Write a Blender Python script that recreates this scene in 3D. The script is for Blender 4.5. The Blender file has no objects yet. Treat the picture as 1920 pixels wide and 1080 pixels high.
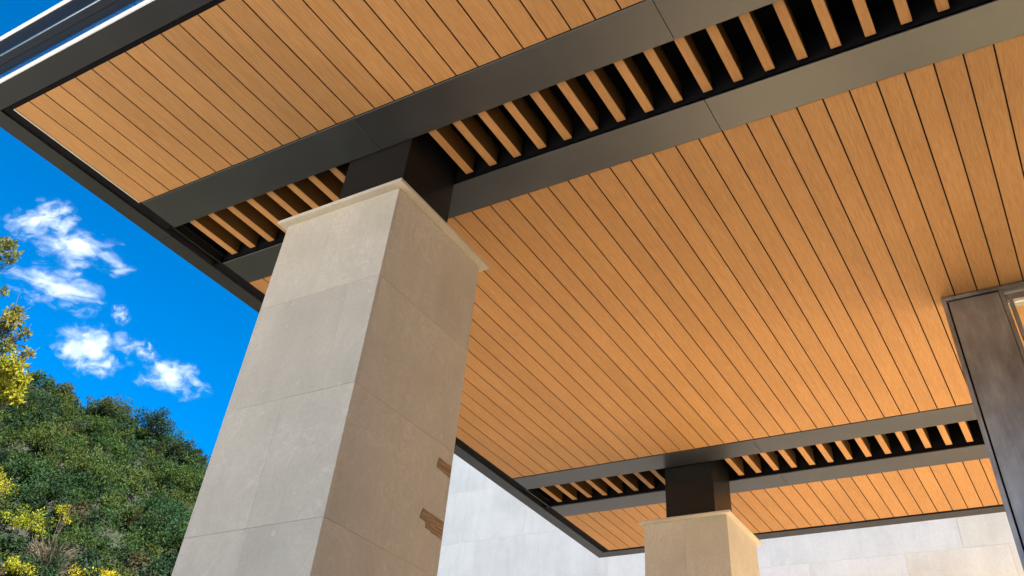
import bpy, bmesh, math, random
import numpy as np
from mathutils import Vector, Matrix

# ------------------------------------------------------------------ units
U = 3.6            # metres from camera height to the soffit plane
CAMZ = 1.6         # camera height above the ground
SOF = CAMZ + U     # soffit height
R = math.radians
rng = np.random.default_rng(7)
random.seed(7)
scene = bpy.context.scene
COL = scene.collection

# ------------------------------------------------------------------ camera
cam_d = bpy.data.cameras.new('camera')
cam = bpy.data.objects.new('camera', cam_d)
COL.objects.link(cam)
ax = np.array([[0.865658902485107, 0.495979514960318, 0.06811009681396485],
               [-0.2932831560695217, 0.6126662515572977, -0.7339107946941715],
               [-0.40573347768477314, 0.6153408689031289, 0.6758224324061475]])
rt, dn, fw = ax
cam.matrix_world = Matrix(((rt[0], -dn[0], -fw[0], 0), (rt[1], -dn[1], -fw[1], 0),
                           (rt[2], -dn[2], -fw[2], CAMZ), (0, 0, 0, 1)))
cam_d.sensor_width = 36.0
cam_d.lens = 1585.6 / 1920 * 36
cam_d.shift_x = (960 - 999.37) / 1920
cam_d.shift_y = -(540 - 297.83) / 1920
cam_d.clip_start = 0.05
cam_d.clip_end = 6000
scene.camera = cam

# ------------------------------------------------------------------ sky, sun, exposure
SUN_AZ, SUN_EL = R(93.6), R(38)
world = bpy.data.worlds.new('World')
scene.world = world
world.use_nodes = True
nt = world.node_tree
nt.nodes.clear()
out = nt.nodes.new('ShaderNodeOutputWorld')
bg = nt.nodes.new('ShaderNodeBackground')
sky = nt.nodes.new('ShaderNodeTexSky')
sky.sky_type = 'NISHITA'
sky.sun_disc = False
sky.sun_elevation = SUN_EL
sky.sun_rotation = SUN_AZ
sky.altitude = 1500
sky.air_density = 1.0
sky.dust_density = 0.2
sky.ozone_density = 4.0
hs = nt.nodes.new('ShaderNodeHueSaturation')
hs.inputs['Saturation'].default_value = 1.45
hs.inputs['Value'].default_value = 0.93
nt.links.new(sky.outputs[0], hs.inputs['Color'])
nt.links.new(hs.outputs[0], bg.inputs[0])
bg.inputs[1].default_value = 0.05
nt.links.new(bg.outputs[0], out.inputs[0])

sun_d = bpy.data.lights.new('sun', 'SUN')
sun_d.energy = 5.0
sun_d.angle = R(0.5)
sun_d.color = (1.0, 0.93, 0.82)
sun = bpy.data.objects.new('sun', sun_d)
COL.objects.link(sun)
to_sun = Vector((math.sin(SUN_AZ) * math.cos(SUN_EL), math.cos(SUN_AZ) * math.cos(SUN_EL), math.sin(SUN_EL)))
sun.rotation_euler = to_sun.to_track_quat('Z', 'Y').to_euler()
sun.location = (30, 0, 40)

vs = scene.view_settings
vs.view_transform = 'Standard'
vs.look = 'None'
vs.exposure = 2.5
vs.gamma = 1.0
vs.use_curve_mapping = False
scene.cycles.max_bounces = 10
scene.cycles.diffuse_bounces = 7
scene.cycles.glossy_bounces = 4
scene.cycles.transparent_max_bounces = 8
scene.cycles.volume_bounces = 3
scene.cycles.volume_step_rate = 0.4
scene.cycles.use_denoising = True
scene.cycles.sample_clamp_indirect = 8.0

# ------------------------------------------------------------------ materials
def new_mat(name):
    m = bpy.data.materials.new(name)
    m.use_nodes = True
    n = m.node_tree
    return m, n, n.nodes['Principled BSDF']

def N(n, t, **kw):
    k = n.nodes.new(t)
    for a, b in kw.items():
        setattr(k, a, b)
    return k

def ramp(n, fac, stops):
    r = n.nodes.new('ShaderNodeValToRGB')
    e = r.color_ramp.elements
    while len(e) < len(stops):
        e.new(0.5)
    for q, (p, c) in zip(e, stops):
        q.position = p
        q.color = (*c, 1) if len(c) == 3 else c
    n.links.new(fac, r.inputs[0])
    return r

def noise(n, vec, scale, detail=4, rough=0.55):
    k = n.nodes.new('ShaderNodeTexNoise')
    k.inputs['Scale'].default_value = scale
    k.inputs['Detail'].default_value = detail
    k.inputs['Roughness'].default_value = rough
    if vec is not None:
        n.links.new(vec, k.inputs['Vector'])
    return k

def math_n(n, op, a, b=None):
    k = n.nodes.new('ShaderNodeMath')
    k.operation = op
    for i, v in enumerate((a, b)):
        if v is None:
            continue
        if isinstance(v, (int, float)):
            k.inputs[i].default_value = v
        else:
            n.links.new(v, k.inputs[i])
    return k.outputs[0]

def mixc(n, mode, fac, a, b):
    k = n.nodes.new('ShaderNodeMix')
    k.data_type = 'RGBA'
    k.blend_type = mode
    for sock, v in ((k.inputs[0], fac), (k.inputs[6], a), (k.inputs[7], b)):
        if isinstance(v, (int, float)):
            sock.default_value = v
        elif isinstance(v, tuple):
            sock.default_value = (*v, 1)
        else:
            n.links.new(v, sock)
    return k.outputs[2]

def offset_coords(n, scale):
    """object coordinates, shifted by a per-object random amount, scaled"""
    tc = N(n, 'ShaderNodeTexCoord')
    oi = N(n, 'ShaderNodeObjectInfo')
    rv = math_n(n, 'MULTIPLY', oi.outputs['Random'], 53.0)
    add = N(n, 'ShaderNodeVectorMath', operation='ADD')
    n.links.new(tc.outputs['Object'], add.inputs[0])
    n.links.new(rv, add.inputs[1])
    mul = N(n, 'ShaderNodeVectorMath', operation='MULTIPLY')
    n.links.new(add.outputs[0], mul.inputs[0])
    mul.inputs[1].default_value = scale
    return mul.outputs[0], add.outputs[0], oi

def wood_material():
    m, n, b = new_mat('wood_cladding')
    v, raw, oi = offset_coords(n, (260, 9.0, 60))
    g1 = noise(n, v, 1.0, 3, 0.6)
    mul = N(n, 'ShaderNodeVectorMath', operation='MULTIPLY')
    n.links.new(raw, mul.inputs[0]); mul.inputs[1].default_value = (60, 1.1, 20)
    g2 = noise(n, mul.outputs[0], 1.0, 2, 0.5)
    g3 = noise(n, raw, 1.3, 3, 0.5)
    c = ramp(n, g1.outputs['Fac'], [(0.28, (0.345, 0.178, 0.068)), (0.52, (0.42, 0.225, 0.089)), (0.78, (0.51, 0.290, 0.130))])
    c2 = ramp(n, g2.outputs['Fac'], [(0.3, (0.94, 0.93, 0.92)), (0.7, (1.04, 1.04, 1.04))])
    c3 = ramp(n, g3.outputs['Fac'], [(0.3, (0.92, 0.91, 0.90)), (0.7, (1.04, 1.04, 1.04))])
    rv = ramp(n, oi.outputs['Random'], [(0, (0.94, 0.935, 0.93)), (1, (1.05, 1.045, 1.04))])
    k = mixc(n, 'MULTIPLY', 1.0, c.outputs[0], c2.outputs[0])
    k = mixc(n, 'MULTIPLY', 1.0, k, c3.outputs[0])
    k = mixc(n, 'MULTIPLY', 1.0, k, rv.outputs[0])
    n.links.new(k, b.inputs['Base Color'])
    b.inputs['Roughness'].default_value = 0.62
    b.inputs['Specular IOR Level'].default_value = 0.25
    bp = N(n, 'ShaderNodeBump')
    bp.inputs['Strength'].default_value = 0.25
    bp.inputs['Distance'].default_value = 0.0015
    n.links.new(g1.outputs['Fac'], bp.inputs['Height'])
    n.links.new(bp.outputs[0], b.inputs['Normal'])
    return m

def metal_paint(name, col, rough, metallic, spec=0.5, mottled=0.08):
    m, n, b = new_mat(name)
    tc = N(n, 'ShaderNodeTexCoord')
    g = noise(n, tc.outputs['Object'], 2.0, 5, 0.6)
    lo = tuple(x * (1 - mottled) for x in col)
    hi = tuple(x * (1 + mottled) for x in col)
    c = ramp(n, g.outputs['Fac'], [(0.3, lo), (0.7, hi)])
    n.links.new(c.outputs[0], b.inputs['Base Color'])
    r = ramp(n, g.outputs['Fac'], [(0.3, (rough * 0.92,) * 3), (0.7, (rough * 1.1,) * 3)])
    n.links.new(r.outputs[0], b.inputs['Roughness'])
    b.inputs['Metallic'].default_value = metallic
    wv = noise(n, tc.outputs['Object'], 1.1, 2, 0.4)
    bp = N(n, 'ShaderNodeBump')
    bp.inputs['Strength'].default_value = 0.18
    bp.inputs['Distance'].default_value = 0.02
    n.links.new(wv.outputs['Fac'], bp.inputs['Height'])
    n.links.new(bp.outputs[0], b.inputs['Normal'])
    b.inputs['Specular IOR Level'].default_value = spec
    return m

def stone_material(name, base, warm, chip=0.5):
    m, n, b = new_mat(name)
    v, raw, oi = offset_coords(n, (1, 1, 1))
    big = noise(n, raw, 1.6, 6, 0.6)
    mul = N(n, 'ShaderNodeVectorMath', operation='MULTIPLY')
    n.links.new(raw, mul.inputs[0]); mul.inputs[1].default_value = (7, 7, 1.6)
    streak = noise(n, mul.outputs[0], 1.0, 5, 0.65)
    fine = noise(n, raw, 45, 4, 0.7)
    vein = noise(n, raw, 5.5, 7, 0.72)
    vein.inputs['Distortion'].default_value = 1.2
    dark = tuple(x * 0.88 for x in base)
    c = ramp(n, big.outputs['Fac'], [(0.28, dark), (0.5, base), (0.75, warm)])
    s = ramp(n, streak.outputs['Fac'], [(0.3, (0.94, 0.937, 0.934)), (0.7, (1.04, 1.04, 1.04))])
    f = ramp(n, fine.outputs['Fac'], [(0.3, (0.94, 0.94, 0.94)), (0.7, (1.05, 1.05, 1.05))])
    k = mixc(n, 'MULTIPLY', 1.0, c.outputs[0], s.outputs[0])
    k = mixc(n, 'MULTIPLY', 1.0, k, f.outputs[0])
    rv = ramp(n, oi.outputs['Random'], [(0, (0.98, 0.98, 0.98)), (1, (1.015, 1.014, 1.013))])
    k = mixc(n, 'MULTIPLY', 1.0, k, rv.outputs[0])
    # pale mineral veins and plaster smears
    d = math_n(n, 'ABSOLUTE', math_n(n, 'SUBTRACT', vein.outputs['Fac'], 0.5))
    vm = ramp(n, d, [(0.0, (1, 1, 1)), (0.022, (0, 0, 0))])
    sm = ramp(n, big.outputs['Fac'], [(0.44, (0, 0, 0)), (0.62, (1, 1, 1))])
    sp = noise(n, raw, 17, 3, 0.6)
    spm = ramp(n, sp.outputs['Fac'], [(0.66, (0, 0, 0)), (0.72, (1, 1, 1))])
    msk = math_n(n, 'MULTIPLY', math_n(n, 'MULTIPLY', vm.outputs[0], sm.outputs[0]), chip)
    msk2 = math_n(n, 'MULTIPLY', spm.outputs[0], chip * 0.6)
    msk = math_n(n, 'MAXIMUM', msk, msk2)
    pale = tuple(min(0.8, x * 1.3) for x in base)
    k = mixc(n, 'MIX', msk, k, pale)
    n.links.new(k, b.inputs['Base Color'])
    b.inputs['Roughness'].default_value = 0.72
    b.inputs['Specular IOR Level'].default_value = 0.3
    bp = N(n, 'ShaderNodeBump')
    bp.inputs['Strength'].default_value = 0.25
    bp.inputs['Distance'].default_value = 0.003
    n.links.new(fine.outputs['Fac'], bp.inputs['Height'])
    n.links.new(bp.outputs[0], b.inputs['Normal'])
    return m

def ground_material(name, a, bcol, scale, rough=0.9):
    m, n, b = new_mat(name)
    tc = N(n, 'ShaderNodeTexCoord')
    g = noise(n, tc.outputs['Object'], scale, 6, 0.65)
    c = ramp(n, g.outputs['Fac'], [(0.35, a), (0.65, bcol)])
    n.links.new(c.outputs[0], b.inputs['Base Color'])
    b.inputs['Roughness'].default_value = rough
    return m

def leaf_material(name, trans=0.4):
    m, n, b = new_mat(name)
    at = N(n, 'ShaderNodeAttribute', attribute_name='tint')
    n.links.new(at.outputs['Color'], b.inputs['Base Color'])
    b.inputs['Roughness'].default_value = 0.75
    b.inputs['Specular IOR Level'].default_value = 0.12
    tr = N(n, 'ShaderNodeBsdfTranslucent')
    tcol = mixc(n, 'MULTIPLY', 1.0, at.outputs['Color'], (1.25, 1.15, 0.5))
    n.links.new(tcol, tr.inputs['Color'])
    mx = N(n, 'ShaderNodeMixShader')
    mx.inputs[0].default_value = trans
    n.links.new(b.outputs[0], mx.inputs[1])
    n.links.new(tr.outputs[0], mx.inputs[2])
    n.links.new(mx.outputs[0], n.nodes['Material Output'].inputs['Surface'])
    return m

def glass_material():
    m, n, b = new_mat('clear_glass')
    b.inputs['Base Color'].default_value = (0.9, 0.95, 0.93, 1)
    b.inputs['Roughness'].default_value = 0.0
    b.inputs['IOR'].default_value = 1.2
    b.inputs['Transmission Weight'].default_value = 1.0
    return m

def bronze_material():
    m, n, b = new_mat('patinated_bronze')
    v, raw, oi = offset_coords(n, (1.6, 1.0, 0.7))
    g = noise(n, v, 2.4, 5, 0.62)
    mul = N(n, 'ShaderNodeVectorMath', operation='MULTIPLY')
    n.links.new(raw, mul.inputs[0]); mul.inputs[1].default_value = (60, 20, 3.5)
    br = noise(n, mul.outputs[0], 1.0, 3, 0.6)
    c = ramp(n, g.outputs['Fac'], [(0.3, (0.18, 0.187, 0.195)), (0.5, (0.31, 0.322, 0.335)), (0.72, (0.50, 0.52, 0.54))])
    s = ramp(n, br.outputs['Fac'], [(0.3, (0.93, 0.93, 0.93)), (0.7, (1.06, 1.06, 1.06))])
    k = mixc(n, 'MULTIPLY', 1.0, c.outputs[0], s.outputs[0])
    n.links.new(k, b.inputs['Base Color'])
    rr = ramp(n, g.outputs['Fac'], [(0.3, (0.38,) * 3), (0.7, (0.5,) * 3)])
    n.links.new(rr.outputs[0], b.inputs['Roughness'])
    b.inputs['Metallic'].default_value = 0.9
    return m

def tape_material():
    m, n, b = new_mat('brown_tape')
    v, raw, oi = offset_coords(n, (6, 4, 60))
    g = noise(n, v, 2.0, 5, 0.7)
    g.inputs['Distortion'].default_value = 0.3
    c = ramp(n, g.outputs['Fac'], [(0.36, (0.15, 0.085, 0.035)), (0.50, (0.23, 0.135, 0.062)), (0.62, (0.36, 0.245, 0.13))])
    n.links.new(c.outputs[0], b.inputs['Base Color'])
    b.inputs['Roughness'].default_value = 0.35
    return m

WOOD = wood_material()
BAND = metal_paint('bronze_grey_metal', (0.088, 0.092, 0.101), 0.40, 0.75)
FASC = metal_paint('charcoal_metal', (0.027, 0.029, 0.035), 0.45, 0.4)
DARK = metal_paint('black_metal', (0.012, 0.011, 0.011), 0.35, 0.3, 0.35)
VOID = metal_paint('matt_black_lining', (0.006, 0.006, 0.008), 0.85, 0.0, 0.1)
MATT = metal_paint('matt_black_metal', (0.008, 0.008, 0.010), 0.6, 0.0, 0.2)
BEAD = metal_paint('white_glint', (0.86, 0.88, 0.92), 0.3, 0.0, 0.6, 0.02)  # glint along the front edges, put into the colour as white
GLOSS = metal_paint('glossy_black_metal', (0.42, 0.43, 0.45), 0.2, 1.0)
PALE = metal_paint('pale_trim', (0.50, 0.46, 0.40), 0.5, 0.0)
STONE = stone_material('column_limestone', (0.492, 0.436, 0.350), (0.522, 0.462, 0.370), 0.8)
CAPST = stone_material('cap_limestone', (0.50, 0.45, 0.37), (0.57, 0.51, 0.42), 0.3)
WALLST = stone_material('wall_limestone', (0.675, 0.652, 0.612), (0.72, 0.693, 0.65), 0.35)
WALLWARM = stone_material('wall_limestone_cream', (0.68, 0.635, 0.545), (0.725, 0.675, 0.58), 0.35)
JOINT = ground_material('joint_mortar', (0.42, 0.38, 0.31), (0.48, 0.435, 0.36), 12)
BLOCKER = metal_paint('blocker_brown', (0.13, 0.075, 0.035), 0.7, 0.0, 0.2, 0.15)  # dark brown for the unseen block added against the sun
SLAT_SIDE = metal_paint('dark_brown_timber', (0.085, 0.042, 0.012), 0.6, 0.0, 0.2, 0.25)
BRONZE = bronze_material()
GLASS = glass_material()
TAPE = tape_material()
PAVING = ground_material('pale_stone_paving', (0.70, 0.525, 0.30), (0.78, 0.595, 0.355), 1.2, 0.7)
CONCRETE = ground_material('pale_concrete', (0.60, 0.54, 0.445), (0.68, 0.615, 0.51), 0.8, 0.8)
ASPHALT = ground_material('asphalt', (0.045, 0.045, 0.047), (0.065, 0.064, 0.063), 9)
SOIL = ground_material('dry_grass_soil', (0.05, 0.07, 0.025), (0.11, 0.10, 0.05), 0.35)
HILLSOIL = ground_material('hill_soil', (0.006, 0.010, 0.004), (0.012, 0.015, 0.007), 0.5)
BARK = ground_material('bark', (0.02, 0.015, 0.01), (0.05, 0.04, 0.03), 14)
LEAF = leaf_material('leaves')
TWIG = leaf_material('dry_twigs', 0.1)

# ------------------------------------------------------------------ helpers
def tag(o, label=None, cat=None, group=None, kind=None):
    if label: o['label'] = label
    if cat: o['category'] = cat
    if group: o['group'] = group
    if kind: o['kind'] = kind
    return o

def empty(name, loc=(0, 0, 0)):
    o = bpy.data.objects.new(name, None)
    o.location = loc
    COL.objects.link(o)
    return o

def link(name, me, mat, parent=None, loc=(0, 0, 0)):
    o = bpy.data.objects.new(name, me)
    if mat is not None and not me.materials:
        me.materials.append(mat)
    o.location = loc
    COL.objects.link(o)
    if parent is not None:
        o.parent = parent
        o.location = Vector(loc) - parent.location if not parent.parent else Vector(loc) - parent.location - parent.parent.location
    return o

def box_mesh(name, sx, sy, sz, c=0.0, seg=1):
    """box centred on the origin with chamfered edges"""
    bm = bmesh.new()
    bmesh.ops.create_cube(bm, size=1.0)
    for v in bm.verts:
        v.co = (v.co.x * sx, v.co.y * sy, v.co.z * sz)
    if c > 0:
        bmesh.ops.bevel(bm, geom=bm.edges[:], offset=c, segments=seg, affect='EDGES')
    me = bpy.data.meshes.new(name)
    bm.to_mesh(me)
    bm.free()
    return me

def box(name, x0, x1, y0, y1, z0, z1, mat, parent=None, c=0.0, seg=1):
    me = box_mesh(name, x1 - x0, y1 - y0, z1 - z0, c, seg)
    return link(name, me, mat, parent, ((x0 + x1) / 2, (y0 + y1) / 2, (z0 + z1) / 2))

def prism(name, pts, z0, z1, mat, parent=None):
    """vertical prism over a plan polygon (counter-clockwise)"""
    n = len(pts)
    cx = sum(p[0] for p in pts) / n
    cy = sum(p[1] for p in pts) / n
    vs_ = [(x - cx, y - cy, z0 - (z0 + z1) / 2) for x, y in pts] + [(x - cx, y - cy, z1 - (z0 + z1) / 2) for x, y in pts]
    fs = [tuple(range(n))[::-1], tuple(range(n, 2 * n))] + [(i, (i + 1) % n, (i + 1) % n + n, i + n) for i in range(n)]
    me = bpy.data.meshes.new(name)
    me.from_pydata(vs_, [], fs)
    return link(name, me, mat, parent, (cx, cy, (z0 + z1) / 2))

def ring(name, prof, rect, mat, parent, smooth=False):
    """closed profile (outward offset, z) swept round a rectangle with mitred corners"""
    x0, x1, y0, y1 = rect
    n = len(prof)
    ox, oy, oz = (x0 + x1) / 2, (y0 + y1) / 2, prof[0][1]
    v, f = [], []
    for d, z in prof:
        v += [(x0 - d - ox, y0 - d - oy, z - oz), (x1 + d - ox, y0 - d - oy, z - oz),
              (x1 + d - ox, y1 + d - oy, z - oz), (x0 - d - ox, y1 + d - oy, z - oz)]
    for i in range(n):
        j = (i + 1) % n
        for k in range(4):
            l = (k + 1) % 4
            f.append((i * 4 + k, i * 4 + l, j * 4 + l, j * 4 + k))
    me = bpy.data.meshes.new(name)
    me.from_pydata(v, [], f)
    bm = bmesh.new(); bm.from_mesh(me)
    bmesh.ops.recalc_face_normals(bm, faces=bm.faces[:])
    if smooth:
        for fc in bm.faces: fc.smooth = True
        for e in bm.edges:
            if len(e.link_faces) == 2 and e.calc_face_angle(0) > R(50): e.smooth = False
    bm.to_mesh(me); bm.free()
    return link(name, me, mat, parent, (ox, oy, oz))

def tube_mesh(name, paths):
    """paths: list of [(point, radius), ...]; tapered tubes in one mesh"""
    v, f = [], []
    S = 7
    for path in paths:
        base = len(v)
        for i, (p, r) in enumerate(path):
            p = Vector(p)
            a = Vector(path[max(0, i - 1)][0]); b = Vector(path[min(len(path) - 1, i + 1)][0])
            t = (b - a).normalized()
            u = t.orthogonal().normalized(); w = t.cross(u)
            for k in range(S):
                an = 2 * math.pi * k / S
                v.append(tuple(p + r * (math.cos(an) * u + math.sin(an) * w)))
        for i in range(len(path) - 1):
            for k in range(S):
                l = (k + 1) % S
                f.append((base + i * S + k, base + i * S + l, base + (i + 1) * S + l, base + (i + 1) * S + k))
        e = base + (len(path) - 1) * S
        f.append(tuple(range(e, e + S)))
    me = bpy.data.meshes.new(name)
    me.from_pydata(v, [], f)
    for p in me.polygons: p.use_smooth = True
    return me

def leaf_mesh(name, pos, dirs, length, width, tint):
    """many folded leaf blades: pos (n,3), dirs (n,3), length (n), width (n), tint (n,3)"""
    n = len(pos)
    d = dirs / np.linalg.norm(dirs, axis=1, keepdims=True)
    rnd = rng.normal(size=(n, 3))
    s = np.cross(d, rnd); s /= np.linalg.norm(s, axis=1, keepdims=True) + 1e-9
    nn = np.cross(d, s)
    L = length[:, None]; W = width[:, None]
    v = np.empty((n, 4, 3))
    v[:, 0] = pos
    v[:, 1] = pos + d * L * 0.45 + s * W * 0.5 + nn * W * 0.18
    v[:, 2] = pos + d * L
    v[:, 3] = pos + d * L * 0.45 - s * W * 0.5 + nn * W * 0.18
    me = bpy.data.meshes.new(name)
    me.vertices.add(4 * n)
    me.vertices.foreach_set('co', v.reshape(-1))
    me.loops.add(6 * n)
    me.polygons.add(2 * n)
    idx = np.arange(n)[:, None] * 4 + np.array([0, 1, 2, 0, 2, 3])[None]
    me.loops.foreach_set('vertex_index', idx.reshape(-1).astype(np.int32))
    me.polygons.foreach_set('loop_start', np.arange(0, 6 * n, 3, dtype=np.int32))
    me.update(calc_edges=True)
    at = me.attributes.new('tint', 'FLOAT_COLOR', 'POINT')
    c = np.ones((n, 4, 4)); c[:, :, :3] = tint[:, None, :]
    at.data.foreach_set('color', c.reshape(-1))
    me.validate()
    return me

def clumps(centre, rad, nclump, nleaf, leaf, base, spread=0.55, flat=0.8, shell=0.75):
    """leaves gathered in small clumps over a crown volume"""
    P, D, Ln, W, T = [], [], [], [], []
    for _ in range(nclump):
        q = rng.normal(size=3); q /= np.linalg.norm(q)
        if q[2] < -0.35: q[2] *= -0.6
        rr = shell + (1 - shell) * rng.random()
        if rng.random() < 0.25: rr *= 0.6
        c = np.array(centre) + q * np.array(rad) * rr
        cr = spread * np.mean(rad) * rng.uniform(0.6, 1.15)
        k = int(nleaf * rng.uniform(0.7, 1.3))
        o = rng.normal(size=(k, 3)); o /= np.linalg.norm(o, axis=1, keepdims=True)
        o *= (rng.random((k, 1)) ** 0.4) * cr
        o[:, 2] *= flat
        P.append(c + o)
        dd = o / (np.linalg.norm(o, axis=1, keepdims=True) + 1e-6) + rng.normal(size=(k, 3)) * 0.7 + np.array([0, 0, 0.35])
        D.append(dd)
        l = leaf * rng.uniform(0.7, 1.3, k)
        Ln.append(l); W.append(l * rng.uniform(0.35, 0.55, k))
        t = np.array(base)[None] * (rng.uniform(0.78, 1.22) * rng.uniform(0.87, 1.15, (k, 1)))
        t = t * (1 + rng.normal(size=(k, 3)) * 0.06)
        T.append(np.clip(t, 0.004, 0.8))
    return P, D, Ln, W, T

def cat5(lst):
    return [np.concatenate(sum((x[i] for x in lst), [])) for i in range(5)]

def dirn(x, y):
    c = np.array([(x - 999.37) / 1585.6, (y - 297.83) / 1585.6, 1.0])
    return tuple(ax.T @ c)

# ------------------------------------------------------------------ ground
def sheet(name, x0, x1, y0, y1, z, mat):
    me = bpy.data.meshes.new(name)
    hx, hy = (x1 - x0) / 2, (y1 - y0) / 2
    me.from_pydata([(-hx, -hy, 0), (hx, -hy, 0), (hx, hy, 0), (-hx, hy, 0)], [], [(0, 1, 2, 3)])
    o = link(name, me, mat, None, ((x0 + x1) / 2, (y0 + y1) / 2, z))
    return tag(o, kind='structure')

sheet('ground', -2500, 2500, -2500, 2500, 0.0, SOIL)
sheet('forecourt', -16.0, 30, -45.0, 1.6, 0.004, CONCRETE)
sheet('paving', -7.0, 30.0, 1.6, 11.8, 0.008, PAVING)

# ------------------------------------------------------------------ canopy
XL, XR = -1.357 * U, 1.02 * U
YN, YF = 0.4065 * U, 2.757 * U
PITCH = 0.0413 * U
canopy = empty('canopy', (0, 5.6, SOF))
tag(canopy, 'flat canopy with timber soffit, slatted slots and dark metal edge over the stone columns', 'canopy')

# roof deck and black backing above the boards
box('roof_deck', XL - 0.21, XR + 0.21, YN - 0.15, YF + 0.15, SOF + 0.30, SOF + 0.37, FASC, canopy)
B1 = (0.689 * U, 0.7735 * U); RC1 = (0.7735 * U, 0.9075 * U); B2 = (0.9075 * U, 0.986 * U)
B3 = (2.105 * U, 2.190 * U); RC2 = (2.190 * U, 2.338 * U); B4 = (2.338 * U, 2.424 * U)
BAYS, SLOTS = [], []
for a, b in ((YN - 0.03, RC1[0] - 0.004), (RC1[1] + 0.004, RC2[0] - 0.004), (RC2[1] + 0.004, YF + 0.03)):
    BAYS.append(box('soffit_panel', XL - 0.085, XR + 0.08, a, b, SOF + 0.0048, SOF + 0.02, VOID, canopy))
for rc in (RC1, RC2):
    # lining of the slot: two cheeks, a lid and an end
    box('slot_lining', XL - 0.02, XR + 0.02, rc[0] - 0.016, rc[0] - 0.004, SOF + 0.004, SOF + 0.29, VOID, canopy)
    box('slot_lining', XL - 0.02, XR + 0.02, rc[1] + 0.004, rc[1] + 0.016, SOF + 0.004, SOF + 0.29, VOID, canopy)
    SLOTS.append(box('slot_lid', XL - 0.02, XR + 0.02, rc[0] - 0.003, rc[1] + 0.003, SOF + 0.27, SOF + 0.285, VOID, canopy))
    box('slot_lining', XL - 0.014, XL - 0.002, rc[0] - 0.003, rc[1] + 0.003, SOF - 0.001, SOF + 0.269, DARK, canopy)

# soffit boards
gap = 0.0092
nb = int((XR - XL) / PITCH)
for bay, (y0, y1) in zip(BAYS, ((YN, B1[0] - 0.006), (B2[1] + 0.006, B3[0] - 0.006), (B4[1] + 0.006, YF))):
    me = box_mesh('plank', PITCH - gap, y1 - y0, 0.004, 0.0007)
    for i in range(nb):
        link('plank', me, WOOD, bay, (XL + (i + 0.5) * PITCH, (y0 + y1) / 2, SOF + 0.002 + random.uniform(-0.0006, 0.0006)))
box('edge_trim', XL - 0.012, XL - 0.001, YN, B1[0] - 0.01, SOF - 0.002, SOF + 0.02, PALE, canopy)

# metal bands, in lengths
def band(y, seams):
    xs = [XL + 0.01] + [s * U for s in seams] + [XR]
    for a, b in zip(xs[:-1], xs[1:]):
        box('soffit_band', a + 0.0012, b - 0.0012, y[0], y[1], SOF - 0.006, SOF + 0.0042, BAND, canopy, 0.0015)
band(B1, (-0.8294, -0.277, 0.28)); band(B2, (-0.8294, -0.2830, 0.28))
band(B3, (-0.62, 0.2)); band(B4, (-0.62, 0.2))

# timber slats in the slots
for slot, rc in zip(SLOTS, (RC1, RC2)):
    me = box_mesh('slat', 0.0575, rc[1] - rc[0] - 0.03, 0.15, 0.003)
    me.materials.append(WOOD); me.materials.append(SLAT_SIDE)
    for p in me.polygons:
        if abs(p.normal.x) > 0.9: p.material_index = 1  # side faces get the darker brown
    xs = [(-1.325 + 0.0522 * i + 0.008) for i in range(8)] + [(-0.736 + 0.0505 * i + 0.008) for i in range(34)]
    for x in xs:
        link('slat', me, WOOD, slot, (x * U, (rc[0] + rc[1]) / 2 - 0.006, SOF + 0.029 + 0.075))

# edge boards of the soffit (flat, in lengths), outside a black shadow gap
gl, gn, gf = 0.094, 0.036, 0.036          # widths of the gap: left, near, far
wl, wn, wf = 0.135, 0.155, 0.165          # widths of the edge board
xi, yi, yo_ = XL - gl, YN - gn, YF + gf
xo, yno, yfo = xi - wl, yi - wn, yo_ + wf
z0, z1 = SOF - 0.006, SOF + 0.05
def sp(t):   # x on the mitre lines
    return t
seamsY = [0.790 * U, 2.434 * U]
s = 0.0015
prism('edge_board', [(xo, yno), (xo, yno), (xi, yi), (xi, seamsY[0] - s), (xo, seamsY[0] - s)][1:], z0, z1, FASC, canopy)
prism('edge_board', [(xo, seamsY[0] + s), (xi, seamsY[0] + s), (xi, seamsY[1] - s), (xo, seamsY[1] - s)], z0, z1, FASC, canopy)
prism('edge_board', [(xo, seamsY[1] + s), (xi, seamsY[1] + s), (xi, yo_), (xo, yfo)], z0, z1, FASC, canopy)
xr = XR + 0.036; xro = xr + 0.15
seamsX = [xi, -0.10 * U, xr]
prism('edge_board', [(xo + s, yno), (seamsX[1] - s, yno), (seamsX[1] - s, yi), (xi + s, yi)], z0, z1, FASC, canopy)
prism('edge_board', [(seamsX[1] + s, yno), (xro, yno), (xr, yi), (seamsX[1] + s, yi)], z0, z1, FASC, canopy)
prism('edge_board', [(xi + s, yo_), (0.05 * U, yo_), (0.05 * U, yfo), (xo + s, yfo)], z0, z1, FASC, canopy)
prism('edge_board', [(0.05 * U + 2 * s, yo_), (xr, yo_), (xro, yfo), (0.05 * U + 2 * s, yfo)], z0, z1, FASC, canopy)
prism('edge_board', [(xr + s, yi + s), (xro, yno + s), (xro, yfo - s), (xr + s, yo_ - s)], z0, z1, FASC, canopy)
# shadow-gap lid all round
ring('shadow_gap_lining', [(-0.02, SOF + 0.052), (0.17, SOF + 0.052), (0.17, SOF + 0.062), (-0.02, SOF + 0.062)], (XL, XR, YN, YF), VOID, canopy)

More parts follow.
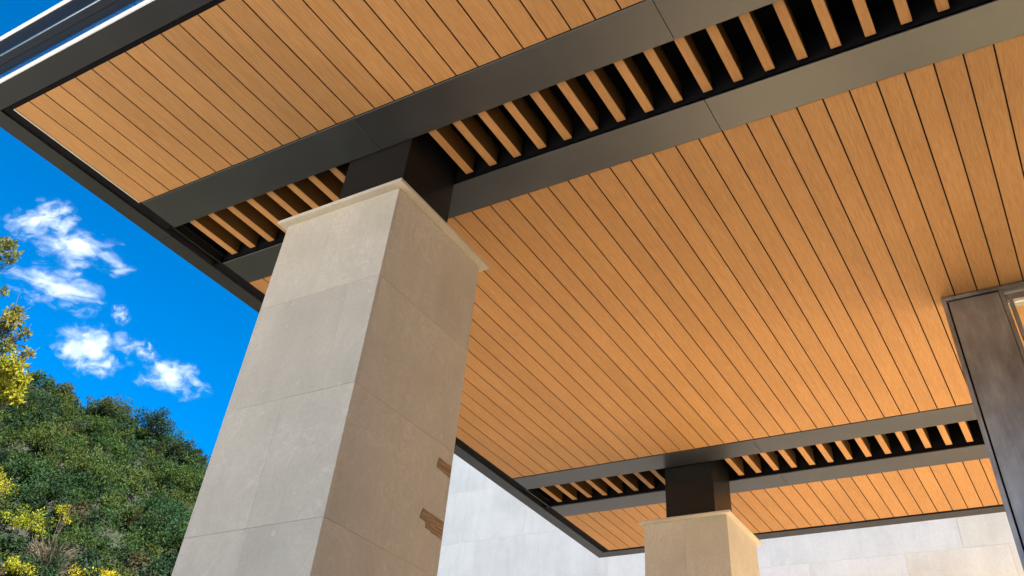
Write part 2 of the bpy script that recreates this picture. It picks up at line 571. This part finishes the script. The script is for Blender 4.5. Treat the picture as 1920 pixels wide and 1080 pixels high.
# stepped outer face
rect = (xo, xro, yno, yfo)
def bead(d, z, r):
    return [(d + r * math.cos(a), z + r * math.sin(a)) for a in [2 * math.pi * k / 14 for k in range(14)]]
def front_bar(name, prof, mat, flare):
    """profile (outward offset, z) run along the front edge only"""
    n = len(prof)
    a, b = xo - flare, xro + flare
    v = [(a - b) / 2, (b - a) / 2]
    vs_ = [(x, -(d), z - SOF) for x in v for d, z in prof]
    f = [(i, (i + 1) % n, (i + 1) % n + n, i + n) for i in range(n)] + [tuple(range(n))[::-1], tuple(range(n, 2 * n))]
    me = bpy.data.meshes.new(name)
    me.from_pydata(vs_, [], f)
    bm = bmesh.new(); bm.from_mesh(me); bmesh.ops.recalc_face_normals(bm, faces=bm.faces[:])
    for fc in bm.faces: fc.smooth = len(fc.verts) == 4
    bm.to_mesh(me); bm.free()
    return link(name, me, mat, canopy, ((a + b) / 2, yno, SOF))
front_bar('drip_bead', bead(0.0, SOF + 0.006, 0.014), BEAD, 0.0)
cove = [(0.002 + 0.030 * t ** 2.4, SOF + 0.018 + 0.132 * t) for t in [k / 10 for k in range(11)]]
ring('fascia_cove', cove[:6] + [(-0.06, cove[5][1]), (-0.06, SOF + 0.018)], rect, GLOSS, canopy, True)
ring('fascia_lower_face', cove[5:] + [(-0.06, SOF + 0.15), (-0.06, cove[5][1] + 0.001)], rect, MATT, canopy, True)
ring('fascia_middle_face', [(0.038, SOF + 0.1505), (0.068, SOF + 0.198), (-0.06, SOF + 0.198), (-0.06, SOF + 0.1505)], rect, MATT, canopy)
ring('fascia_rib', bead(0.070, SOF + 0.205, 0.007), rect, GLOSS, canopy, True)
ring('fascia_upper_face', [(0.066, SOF + 0.212), (0.104, SOF + 0.355), (-0.06, SOF + 0.355), (-0.06, SOF + 0.212)], rect, MATT, canopy)
front_bar('top_bead', bead(0.104, SOF + 0.367, 0.017), BEAD, 0.10)

# ------------------------------------------------------------------ stone columns
def column(cx, cy, half, ztop, nx, ny, label, splits, tape=False):
    col = empty('stone_column', (cx, cy, 0))
    tag(col, label, 'column', 'stone columns')
    t = 0.022
    zt = CAMZ + ztop * U
    box('core', cx - half + t + 0.001, cx + half - t - 0.001, cy - half + t + 0.001, cy + half - t - 0.001, 0.0, zt - 0.002, JOINT, col)
    rows = [0.0] + [CAMZ + k * U for k in (-0.335, -0.168, 0.0, 0.169, 0.337, 0.506, 0.672)] + [zt]
    g = 0.0007
    for r in range(len(rows) - 1):
        a, b = rows[r] + g, rows[r + 1] - g
        fs, ss = splits[r % len(splits)]
        w = 2 * half
        for sgn in (-1, 1):
            us = [0] + list(fs) + [1]
            for u0, u1 in zip(us[:-1], us[1:]):
                x0 = cx - half + u0 * w + (g / 3 if u0 > 0 else 0); x1 = cx - half + u1 * w - (g / 3 if u1 < 1 else 0)
                ya, yb = (cy - half, cy - half + t) if sgn < 0 else (cy + half - t, cy + half)
                e = random.uniform(-0.0006, 0.0006)
                box('stone_panel', x0, x1, ya + e, yb + e, a, b, STONE, col, 0.0004)
            us = [0] + list(ss) + [1]
            for u0, u1 in zip(us[:-1], us[1:]):
                y0 = cy - half + t + g + u0 * (w - 2 * t - 2 * g) + (g if u0 > 0 else 0)
                y1 = cy - half + t + g + u1 * (w - 2 * t - 2 * g) - (g if u1 < 1 else 0)
                xa, xb = (cx - half, cx - half + t) if sgn < 0 else (cx + half - t, cx + half)
                e = random.uniform(-0.0006, 0.0006)
                box('stone_panel', xa + e, xb + e, y0, y1, a, b, STONE, col, 0.0004)
    o = 0.046
    box('bed_joint', cx - half + 0.003, cx + half - 0.003, cy - half + 0.003, cy + half - 0.003, zt - 0.001, zt + 0.004, JOINT, col)
    box('cap_slab', cx - half - o, cx + half + o, cy - half - o, cy + half + o, zt + 0.004, zt + 0.027, CAPST, col, 0.003)
    box('neck', cx - nx, cx + nx, cy - ny, cy + ny, zt + 0.027, SOF + 0.265, DARK, col, 0.003)
    return col

sp1 = [((0.48,), ()), ((0.5,), ()), ((), (0.5,)), ((0.46,), ()), ((0.49,), ()), ((0.47,), ()), ((0.76,), ()), ((0.45,), ())]
C1 = (-0.8335 * U, 0.8405 * U); C2 = (-0.837 * U, 2.266 * U)
c1 = column(C1[0], C1[1], 0.1145 * U, 0.832, 0.0695 * U, 0.0660 * U,
            'tall near limestone column with brown tape strips on its shaded side', sp1)
c2 = column(C2[0], C2[1], 0.1155 * U, 0.834, 0.0700 * U, 0.0690 * U,
            'farther limestone column in front of the pale stone wall', [((), ()), ((0.5,), ())])

def tape(outline):
    """thin strip from a (depth, height) outline on the right-hand face"""
    x = C1[0] + 0.1145 * U
    n = len(outline)
    pts = [(y * U, CAMZ + z * U) for y, z in outline]
    cy = sum(p[0] for p in pts) / n; cz = sum(p[1] for p in pts) / n
    v = [(0.0008, y - cy, z - cz) for y, z in pts] + [(0.0024, y - cy, z - cz) for y, z in pts]
    f = [tuple(range(n))[::-1], tuple(range(n, 2 * n))] + [(i, (i + 1) % n, (i + 1) % n + n, i + n) for i in range(n)]
    me = bpy.data.meshes.new('tape_strip')
    me.from_pydata(v, [], f)
    bm = bmesh.new(); bm.from_mesh(me); bmesh.ops.recalc_face_normals(bm, faces=bm.faces[:]); bm.to_mesh(me); bm.free()
    o = link('tape_strip', me, TAPE, c1, (x, cy, cz))
    o['label'] = 'strip of brown packing tape stuck round the stone edge'
K = 0.953 / 0.9600
tape([(0.9266 * K, 0.4713), (0.940 * K, 0.4700), (0.960 * K, 0.4683), (0.960 * K, 0.4856), (0.945 * K, 0.4850), (0.9293 * K, 0.4865), (0.9275 * K, 0.479)])
tape([(0.9068 * K, 0.3953), (0.920 * K, 0.3940), (0.9215 * K, 0.3875), (0.933 * K, 0.3870), (0.9345 * K, 0.3855), (0.947 * K, 0.3850), (0.960 * K, 0.3838),
      (0.960 * K, 0.4075), (0.935 * K, 0.4082), (0.9105 * K, 0.4094)])

# ------------------------------------------------------------------ pale stone wall behind
WY = 3.3 * U
wall = empty('stone_wall', (-3.0, WY, 0))
tag(wall, 'tall pale stone wall of large slabs behind the far end of the canopy', 'wall')
WX0, WX1, WZ1 = -3.05 * U, 1.6 * U, 9.2
box('wall_core', WX0, WX1, WY + 0.03, WY + 0.5, 0, WZ1, JOINT, wall)
ph, pw = 0.235 * U, 0.335 * U
zz = CAMZ + 1.07 * U
while zz > 0: zz -= ph
row = 0
while zz < WZ1:
    off = [0.0, 0.5, 0.33, 0.75][row % 4] * pw
    x = WX0 - off
    while x < WX1:
        a, b = max(x, WX0) + 0.0008, min(x + pw, WX1) - 0.0008
        c_, d_ = max(zz, 0) + 0.0008, min(zz + ph, WZ1) - 0.0008
        if b - a > 0.05 and d_ - c_ > 0.05:
            warm = (a > -0.57 * U) and random.random() < 0.9
            e = random.uniform(-0.0002, 0.0002)
            box('wall_panel', a, b, WY + e, WY + 0.03, c_, d_, WALLWARM if warm else WALLST, wall, 0.0005)
        x += pw
    zz += ph
    row += 1

# ------------------------------------------------------------------ entrance screen
SY = 1.623 * U
scr = empty('entrance_screen', (0.9, SY, 0))
tag(scr, 'dark bronze entrance screen with a metal panel and glazing under the soffit', 'entrance screen')
top = SOF - 0.008
d0, d1 = SY, SY + 0.12
X = lambda k: k * U
box('frame_jamb', X(-0.0628), X(-0.0545), d0, d1, 0, top, BRONZE, scr, 0.002)
box('frame_head', X(-0.0545) + 0.001, X(0.50), d0, d1, SOF - 0.036, top, BRONZE, scr, 0.002)
box('gap_lining', X(-0.0545) + 0.001, X(0.0405), d0 + 0.03, d1 - 0.01, 0, SOF - 0.037, VOID, scr)
box('metal_panel', X(-0.0515), X(0.0400), d0 + 0.006, d0 + 0.028, 0.02, SOF - 0.046, BRONZE, scr, 0.002)
box('mullion', X(0.0412), X(0.0490), d0 + 0.002, d1, 0, SOF - 0.037, BRONZE, scr, 0.002)
box('mullion', X(0.0528), X(0.0600), d0 + 0.01, d1, 0, SOF - 0.125, BRONZE, scr, 0.002)
box('transom', X(0.0490) + 0.001, X(0.49), d0 + 0.012, d1, SOF - 0.124, SOF - 0.075, BRONZE, scr, 0.002)
box('glass_pane', X(0.0492), X(0.0526), d0 + 0.05, d0 + 0.062, 0.02, SOF - 0.126, GLASS, scr)
box('glass_pane', X(0.0602), X(0.27), d0 + 0.05, d0 + 0.062, 0.02, SOF - 0.126, GLASS, scr)
box('mullion', X(0.2705), X(0.2795), d0 + 0.01, d1, 0, SOF - 0.125, BRONZE, scr, 0.002)
box('glass_pane', X(0.28), X(0.489), d0 + 0.05, d0 + 0.062, 0.02, SOF - 0.126, GLASS, scr)
box('frame_jamb', X(0.4905), X(0.50), d0 + 0.001, d1, 0, SOF - 0.037, BRONZE, scr, 0.002)

# ------------------------------------------------------------------ unseen block added beside the canopy to stop the sun
blk = empty('sun_blocker', (8.0, 0.0, 0))
tag(blk, 'unseen building tucked under the right end of the canopy', 'blocker')
LX0, LX1, LY0, LY1, LZ = 1.9, 9.0, -3.0, 4.8, SOF - 0.10
box('wall', LX0, LX1, LY0, LY1, 0, LZ, BLOCKER, blk, 0.01)  # body of the added block that keeps sun off the near bay
box('blocker_rim', LX0 - 0.05, LX1 + 0.05, LY0 - 0.05, LY1 + 0.05, LZ + 0.002, LZ + 0.06, FASC, blk, 0.01)
box('blocker_base', LX0 - 0.04, LX1 + 0.04, LY0 - 0.04, LY1 + 0.04, 0.01, 0.35, CAPST, blk, 0.01)

# ------------------------------------------------------------------ hillside
HA = R(-58)
hu = np.array([math.sin(HA), math.cos(HA)]); hv = np.array([math.cos(HA), -math.sin(HA)])   # away from us, to the right
def hill_z(s_, t_):
    ridge = 28.9 - 0.008 * (t_ + 4.0) ** 2 - 0.20 * t_
    ridge = np.maximum(ridge, 4)
    k = np.clip((s_ - 36) / (74 - 36), 0, 1)
    k = k * k * (3 - 2 * k) * 0.35 + k * 0.65
    z = ridge * k
    back = np.clip((s_ - 76) / 60, 0, 1)
    z = z * (1 - back * back * (3 - 2 * back))
    return z + 0.35 * np.sin(s_ * 0.35 + t_ * 0.22) * np.clip(k * 4, 0, 1) + 0.25 * np.sin(t_ * 0.61 + 1.3) * np.clip(k * 4, 0, 1)
ns, nt_ = 70, 70
S_, T_ = np.meshgrid(np.linspace(30, 140, ns), np.linspace(-60, 60, nt_), indexing='ij')
Z_ = hill_z(S_, T_) - 0.3
pts = S_[..., None] * hu + T_[..., None] * hv
v = np.concatenate([pts, Z_[..., None]], 2).reshape(-1, 3)
f = [(i * nt_ + j, i * nt_ + j + 1, (i + 1) * nt_ + j + 1, (i + 1) * nt_ + j) for i in range(ns - 1) for j in range(nt_ - 1)]
hc = np.array([hu[0] * 70, hu[1] * 70, 0])
me = bpy.data.meshes.new('hill')
me.from_pydata((v - hc).tolist(), [], f)
for p in me.polygons: p.use_smooth = True
tag(link('hill', me, HILLSOIL, None, hc), kind='structure')

def at_hill(s_, t_):
    p = s_ * hu + t_ * hv
    return np.array([p[0], p[1], float(hill_z(np.array(s_), np.array(t_)))])

# mass of shrubs over the slope
lst = []
GREENS = [(0.022, 0.049, 0.014), (0.017, 0.042, 0.017), (0.031, 0.056, 0.014), (0.019, 0.040, 0.019), (0.040, 0.059, 0.014), (0.012, 0.031, 0.015)]
sx = 44.0
while sx < 77:
    t = -27.0
    while t < 24:
        ss = sx + rng.uniform(-0.6, 0.6); tt = t + rng.uniform(-0.7, 0.7)
        c = at_hill(ss, tt)
        r = rng.uniform(0.75, 1.35)
        base = GREENS[rng.integers(len(GREENS))]
        if rng.random() < 0.05: base = (0.04, 0.036, 0.018)
        lst.append(clumps((c[0], c[1], c[2] + 0.45 * r), (r, r, r * 0.85), 9, 60, 0.19, base, 0.42))
        t += 1.3
    sx += 1.25
for _ in range(70):     # taller rounded crowns scattered through the scrub
    ss = rng.uniform(50, 75); tt = rng.uniform(-26, 23)
    c = at_hill(ss, tt)
    r = rng.uniform(1.3, 2.1)
    base = GREENS[rng.integers(len(GREENS))]
    lst.append(clumps((c[0], c[1], c[2] + 0.75 * r), (r, r, r * 0.9), 22, 75, 0.18, base, 0.36))
P_, D_, L_, W_, T_c = cat5(lst)
o0 = np.array([hu[0] * 60, hu[1] * 60, 15.0])
tag(link('hillside_shrubs', leaf_mesh('hillside_shrubs', P_ - o0, D_, L_, W_, T_c), LEAF, None, o0),
    'dense green scrub covering the hillside', 'shrubs', kind='stuff')

def small_tree(name, s_, t_, h, rad, base, label, cat='tree', leaf=0.17, ncl=52, nl=110, group=None):
    g = at_hill(s_, t_)
    root = empty(name, g)
    tag(root, label, cat, group)
    paths = [[(g, 0.10 * h / 3), (g + (0.05, 0.03, h * 0.35), 0.075 * h / 3), (g + (-0.04, 0.06, h * 0.75), 0.03 * h / 3)]]
    for k in range(6):
        a = rng.uniform(0, 6.28); q = g + np.array([0, 0, h * rng.uniform(0.25, 0.5)])
        e = q + np.array([math.cos(a) * rad * 0.7, math.sin(a) * rad * 0.7, h * rng.uniform(0.2, 0.4)])
        paths.append([(q, 0.035 * h / 3), ((q + e) / 2 + (0, 0, 0.08), 0.022 * h / 3), (e, 0.008)])
    paths = [[(np.array(p) - g, r) for p, r in pa] for pa in paths]
    link('trunk', tube_mesh('trunk', paths), BARK, root, g)
    cen = (0, 0, h * 0.52)
    A = cat5([clumps(cen, (rad, rad, h * 0.46), ncl, nl, leaf, base, 0.34, 0.85, 0.5)])
    link('crown', leaf_mesh('crown', *A), LEAF, root, g)
    return root

gr = 'trees along the hill ridge'
small_tree('ridge_tree', 73.5, -5.6, 2.0, 1.6, (0.040, 0.055, 0.020), 'leftmost olive green bush on the hill ridge', 'tree', group=gr)
small_tree('ridge_tree', 73.0, -1.5, 2.4, 2.1, (0.036, 0.052, 0.022), 'rounded grey green tree on the ridge left of the darkest tree', 'tree', group=gr)
small_tree('ridge_tree', 72.5, 1.9, 3.2, 2.5, (0.012, 0.026, 0.014), 'largest and darkest tree on the hill ridge', 'tree', ncl=34, group=gr)
small_tree('ridge_tree', 71.5, 4.9, 2.8, 1.5, (0.018, 0.034, 0.016), 'slim upright tree on the ridge just right of the dark one', 'tree', group=gr)
small_tree('ridge_tree', 71.0, 8.0, 2.3, 1.8, (0.060, 0.075, 0.028), 'pale topped tree on the ridge beside the column edge', 'tree', group=gr)

# yellow bushes and dry brush at the foot of the view
def bush(s_, t_, h, rad, base, label, leaf=0.13, ncl=22, nl=60):
    g = at_hill(s_, t_)
    root = empty('yellow_bush', g)
    tag(root, label, 'bush', 'yellow bushes on the lower slope')
    paths = []
    for k in range(9):
        a = rng.uniform(0, 6.28); rr = rng.uniform(0.2, 0.8) * rad
        paths.append([(np.array([0, 0, 0.0]), 0.025), (np.array([math.cos(a) * rr * 0.5, math.sin(a) * rr * 0.5, h * 0.5]), 0.015),
                      (np.array([math.cos(a) * rr, math.sin(a) * rr, h * rng.uniform(0.75, 1.0)]), 0.006)])
    link('stems', tube_mesh('stems', paths), BARK, root, g)
    A = cat5([clumps((0, 0, h * 0.62), (rad, rad, h * 0.42), ncl, nl, leaf, base, 0.26, 0.9, 0.5)])
    link('crown', leaf_mesh('crown', *A), LEAF, root, g)

YEL = (0.20, 0.19, 0.012)
bush(56.0, -5.2, 3.2, 1.3, YEL, 'tall yellow bush at the left edge of the slope')
bush(55.0, -2.9, 2.4, 1.3, (0.16, 0.18, 0.014), 'yellow green bush right of the tall yellow bush')
bush(55.5, -1.3, 2.8, 0.5, YEL, 'narrow upright yellow sprig above the dry brush', ncl=10)
bush(53.5, -4.6, 2.2, 0.9, YEL, 'low yellow bush below the tall yellow bush')
bush(52.5, -1.9, 1.7, 1.0, (0.19, 0.19, 0.016), 'low yellow green bush below the dry brush')
bush(53.0, 2.0, 1.7, 1.8, (0.28, 0.23, 0.012), 'wide bright yellow bush at the foot of the column', ncl=34)

def brush(s_, t_, h, rad, label, base):
    g = at_hill(s_, t_)
    n = 900
    a = rng.uniform(0, 6.28, n); rr = rad * np.sqrt(rng.random(n))
    pos = np.stack([np.cos(a) * rr * 0.5, np.sin(a) * rr * 0.5, rng.uniform(0, h * 0.6, n)], 1)
    d = np.stack([np.cos(a) * 0.9, np.sin(a) * 0.9, rng.uniform(0.2, 1.2, n)], 1) + rng.normal(size=(n, 3)) * 0.25
    L = rng.uniform(0.3, 0.8, n) * h * 0.5
    tint = np.array(base)[None] * rng.uniform(0.6, 1.3, (n, 1))
    tag(link('dry_brush', leaf_mesh('dry_brush', pos, d, L, np.full(n, 0.03), tint), TWIG, None, g), label, 'dry brush', 'dry brush on the lower slope')
brush(54.0, -1.1, 2.2, 1.8, 'grey brown dry brush between the yellow bushes', (0.085, 0.07, 0.05))
brush(52.6, -3.6, 1.7, 1.3, 'reddish dry brush in the lower left corner', (0.11, 0.072, 0.048))

# ------------------------------------------------------------------ near tree, mostly outside the left edge
def pt(az, el, d):
    return np.array([math.sin(R(az)) * math.cos(R(el)), math.cos(R(az)) * math.cos(R(el)), math.sin(R(el))]) * d + np.array([0, 0, CAMZ])
tb = np.array([-13.4, 3.0, 0.0])
tree = empty('broadleaf_tree', tb)
tag(tree, 'broadleaf tree with yellow leaves reaching in at the left edge of the sky', 'tree')
OLIVE, YG = (0.085, 0.095, 0.030), (0.165, 0.165, 0.014)
cl = [(dirn(12, 462), 12.3, 0.20, OLIVE, 110), (dirn(22, 488), 12.2, 0.10, OLIVE, 40), (dirn(6, 548), 12.2, 0.07, OLIVE, 26),
      (dirn(18, 605), 12.0, 0.22, (0.14, 0.125, 0.025), 150), (dirn(45, 628), 12.0, 0.12, OLIVE, 60), (dirn(2, 622), 12.1, 0.20, OLIVE, 110),
      (dirn(52, 665), 12.0, 0.10, (0.15, 0.14, 0.04), 45), (dirn(14, 690), 11.9, 0.28, YG, 300), (dirn(38, 712), 11.9, 0.18, YG, 130), (dirn(10, 735), 11.9, 0.26, YG, 240), (dirn(30, 752), 11.9, 0.12, YG, 90), (dirn(-5, 700), 12.2, 0.3, YG, 260), (dirn(-8, 480), 12.2, 0.25, OLIVE, 160), (dirn(30, 590), 12.1, 0.14, OLIVE, 80), (dirn(5, 655), 12.0, 0.18, OLIVE, 120), (dirn(24, 725), 12.1, 0.2, YG, 150)]
for k in range(46):
    cl.append((tuple(pt(rng.uniform(-86, -73.5), rng.uniform(14, 26.5), 1) - np.array([0, 0, CAMZ])), rng.uniform(11.2, 15), rng.uniform(0.25, 0.45), YG if rng.random() < 0.6 else OLIVE, 130))
fork = tb + np.array([0.2, 0.1, 3.0])
paths = [[(tb, 0.20), (tb + (0.1, 0.0, 1.5), 0.16), (fork, 0.13), (fork + (-0.1, 0.3, 2.2), 0.07), (fork + (0.0, 0.4, 3.6), 0.02)]]
P5 = []
for dv, d, r, base, n in cl:
    c = np.array(dv) / np.linalg.norm(dv) * d + np.array([0, 0, CAMZ])
    m = fork + (c - fork) * 0.5 + np.array([0, 0, 0.25]) + rng.normal(size=3) * 0.08
    paths.append([(fork + rng.normal(size=3) * 0.05, 0.035), (m, 0.016), (c, 0.004)])
    for q in range(4):
        e = c + rng.normal(size=3) * r * 0.6
        paths.append([(m + (c - m) * 0.75, 0.006), ((c + e) / 2, 0.004), (e, 0.002)])
    P5.append(clumps(c, (r * 0.75, r * 0.75, r * 0.7), 9, n / 5, 0.055, base, 0.42, 1.0, 0.35))
link('trunk', tube_mesh('trunk', [[(np.array(p) - tb, r) for p, r in pa] for pa in paths]), BARK, tree, tb)
A = cat5(P5)
A[0] = A[0] - tb
link('crown', leaf_mesh('crown', *A), LEAF, tree, tb)

# ------------------------------------------------------------------ clouds: real volumes far away
def cloud_material():
    m = bpy.data.materials.new('cloud_vapour')
    m.use_nodes = True
    n = m.node_tree
    n.nodes.clear()
    o = n.nodes.new('ShaderNodeOutputMaterial')
    vol = n.nodes.new('ShaderNodeVolumePrincipled')
    vol.inputs['Color'].default_value = (1, 1, 1, 1)
    vol.inputs['Anisotropy'].default_value = 0.0
    tc = N(n, 'ShaderNodeTexCoord')
    oi = N(n, 'ShaderNodeObjectInfo')
    ln = N(n, 'ShaderNodeVectorMath', operation='LENGTH')
    n.links.new(tc.outputs['Object'], ln.inputs[0])
    off = N(n, 'ShaderNodeVectorMath', operation='ADD')
    scl = N(n, 'ShaderNodeVectorMath', operation='MULTIPLY')
    n.links.new(tc.outputs['Object'], scl.inputs[0]); scl.inputs[1].default_value = (2.6, 2.0, 2.0)
    n.links.new(scl.outputs[0], off.inputs[0])
    n.links.new(math_n(n, 'MULTIPLY', oi.outputs['Random'], 700.0), off.inputs[1])
    f1 = noise(n, off.outputs[0], 1.0, 10, 0.66)
    f1.inputs['Distortion'].default_value = 0.4
    fall = math_n(n, 'SUBTRACT', 1.0, ln.outputs['Value'])
    a = math_n(n, 'MULTIPLY', fall, 0.95)
    d = math_n(n, 'ADD', a, math_n(n, 'MULTIPLY', math_n(n, 'SUBTRACT', f1.outputs['Fac'], 0.5), 3.8))
    d = math_n(n, 'SUBTRACT', d, 0.45)
    d = math_n(n, 'MAXIMUM', d, 0.0)
    edge = N(n, 'ShaderNodeMapRange')
    n.links.new(ln.outputs['Value'], edge.inputs[0])
    edge.inputs[1].default_value = 0.80; edge.inputs[2].default_value = 1.0
    edge.inputs[3].default_value = 1.0; edge.inputs[4].default_value = 0.0
    d = math_n(n, 'MULTIPLY', d, edge.outputs[0])
    d = math_n(n, 'MULTIPLY', d, 0.042)
    n.links.new(d, vol.inputs['Density'])
    n.links.new(vol.outputs[0], o.inputs['Volume'])
    return m
CLOUD = cloud_material()
bm = bmesh.new()
bmesh.ops.create_icosphere(bm, subdivisions=2, radius=1.0)
cme = bpy.data.meshes.new('cloud')
bm.to_mesh(cme); bm.free()
cme.materials.append(CLOUD)
def cloud(px0, px1, hpx, label):
    """from end direction to end direction (unit vectors), with a height in pixels"""
    D = 900.0
    a = Vector(px0).normalized() * D; b = Vector(px1).normalized() * D
    mid = (a + b) / 2
    o = bpy.data.objects.new('cloud', cme)
    COL.objects.link(o)
    xa = (b - a).normalized()
    za = (-mid).normalized()
    za = (za - xa * za.dot(xa)).normalized()
    ya = za.cross(xa)
    L = (b - a).length / 2 * 1.2
    H = hpx / 2 / 1585.6 * D * 1.05
    o.matrix_world = Matrix(((xa.x * L, ya.x * H, za.x * H * 1.3, mid.x), (xa.y * L, ya.y * H, za.y * H * 1.3, mid.y),
                             (xa.z * L, ya.z * H, za.z * H * 1.3, mid.z + CAMZ), (0, 0, 0, 1)))
    tag(o, label, 'cloud', 'small white clouds over the hill')
for x0, y0, x1, y1, hh, lab in [
    (5, 425, 160, 400, 75, 'topmost of the small white clouds'),
    (50, 440, 250, 500, 80, 'largest white cloud just below the topmost one'),
    (0, 505, 205, 575, 80, 'long white cloud reaching from the left edge'),
    (92, 645, 255, 665, 100, 'ragged white cloud below the long one'),
    (240, 640, 300, 675, 40, 'thin wisp of cloud between the two lowest clouds'),
    (250, 690, 400, 728, 75, 'compact white cloud nearest the column'),
    (213, 570, 240, 608, 36, 'faint scrap of cloud alone in the blue'),
]:
    cloud(dirn(x0, y0), dirn(x1, y1), hh, lab)
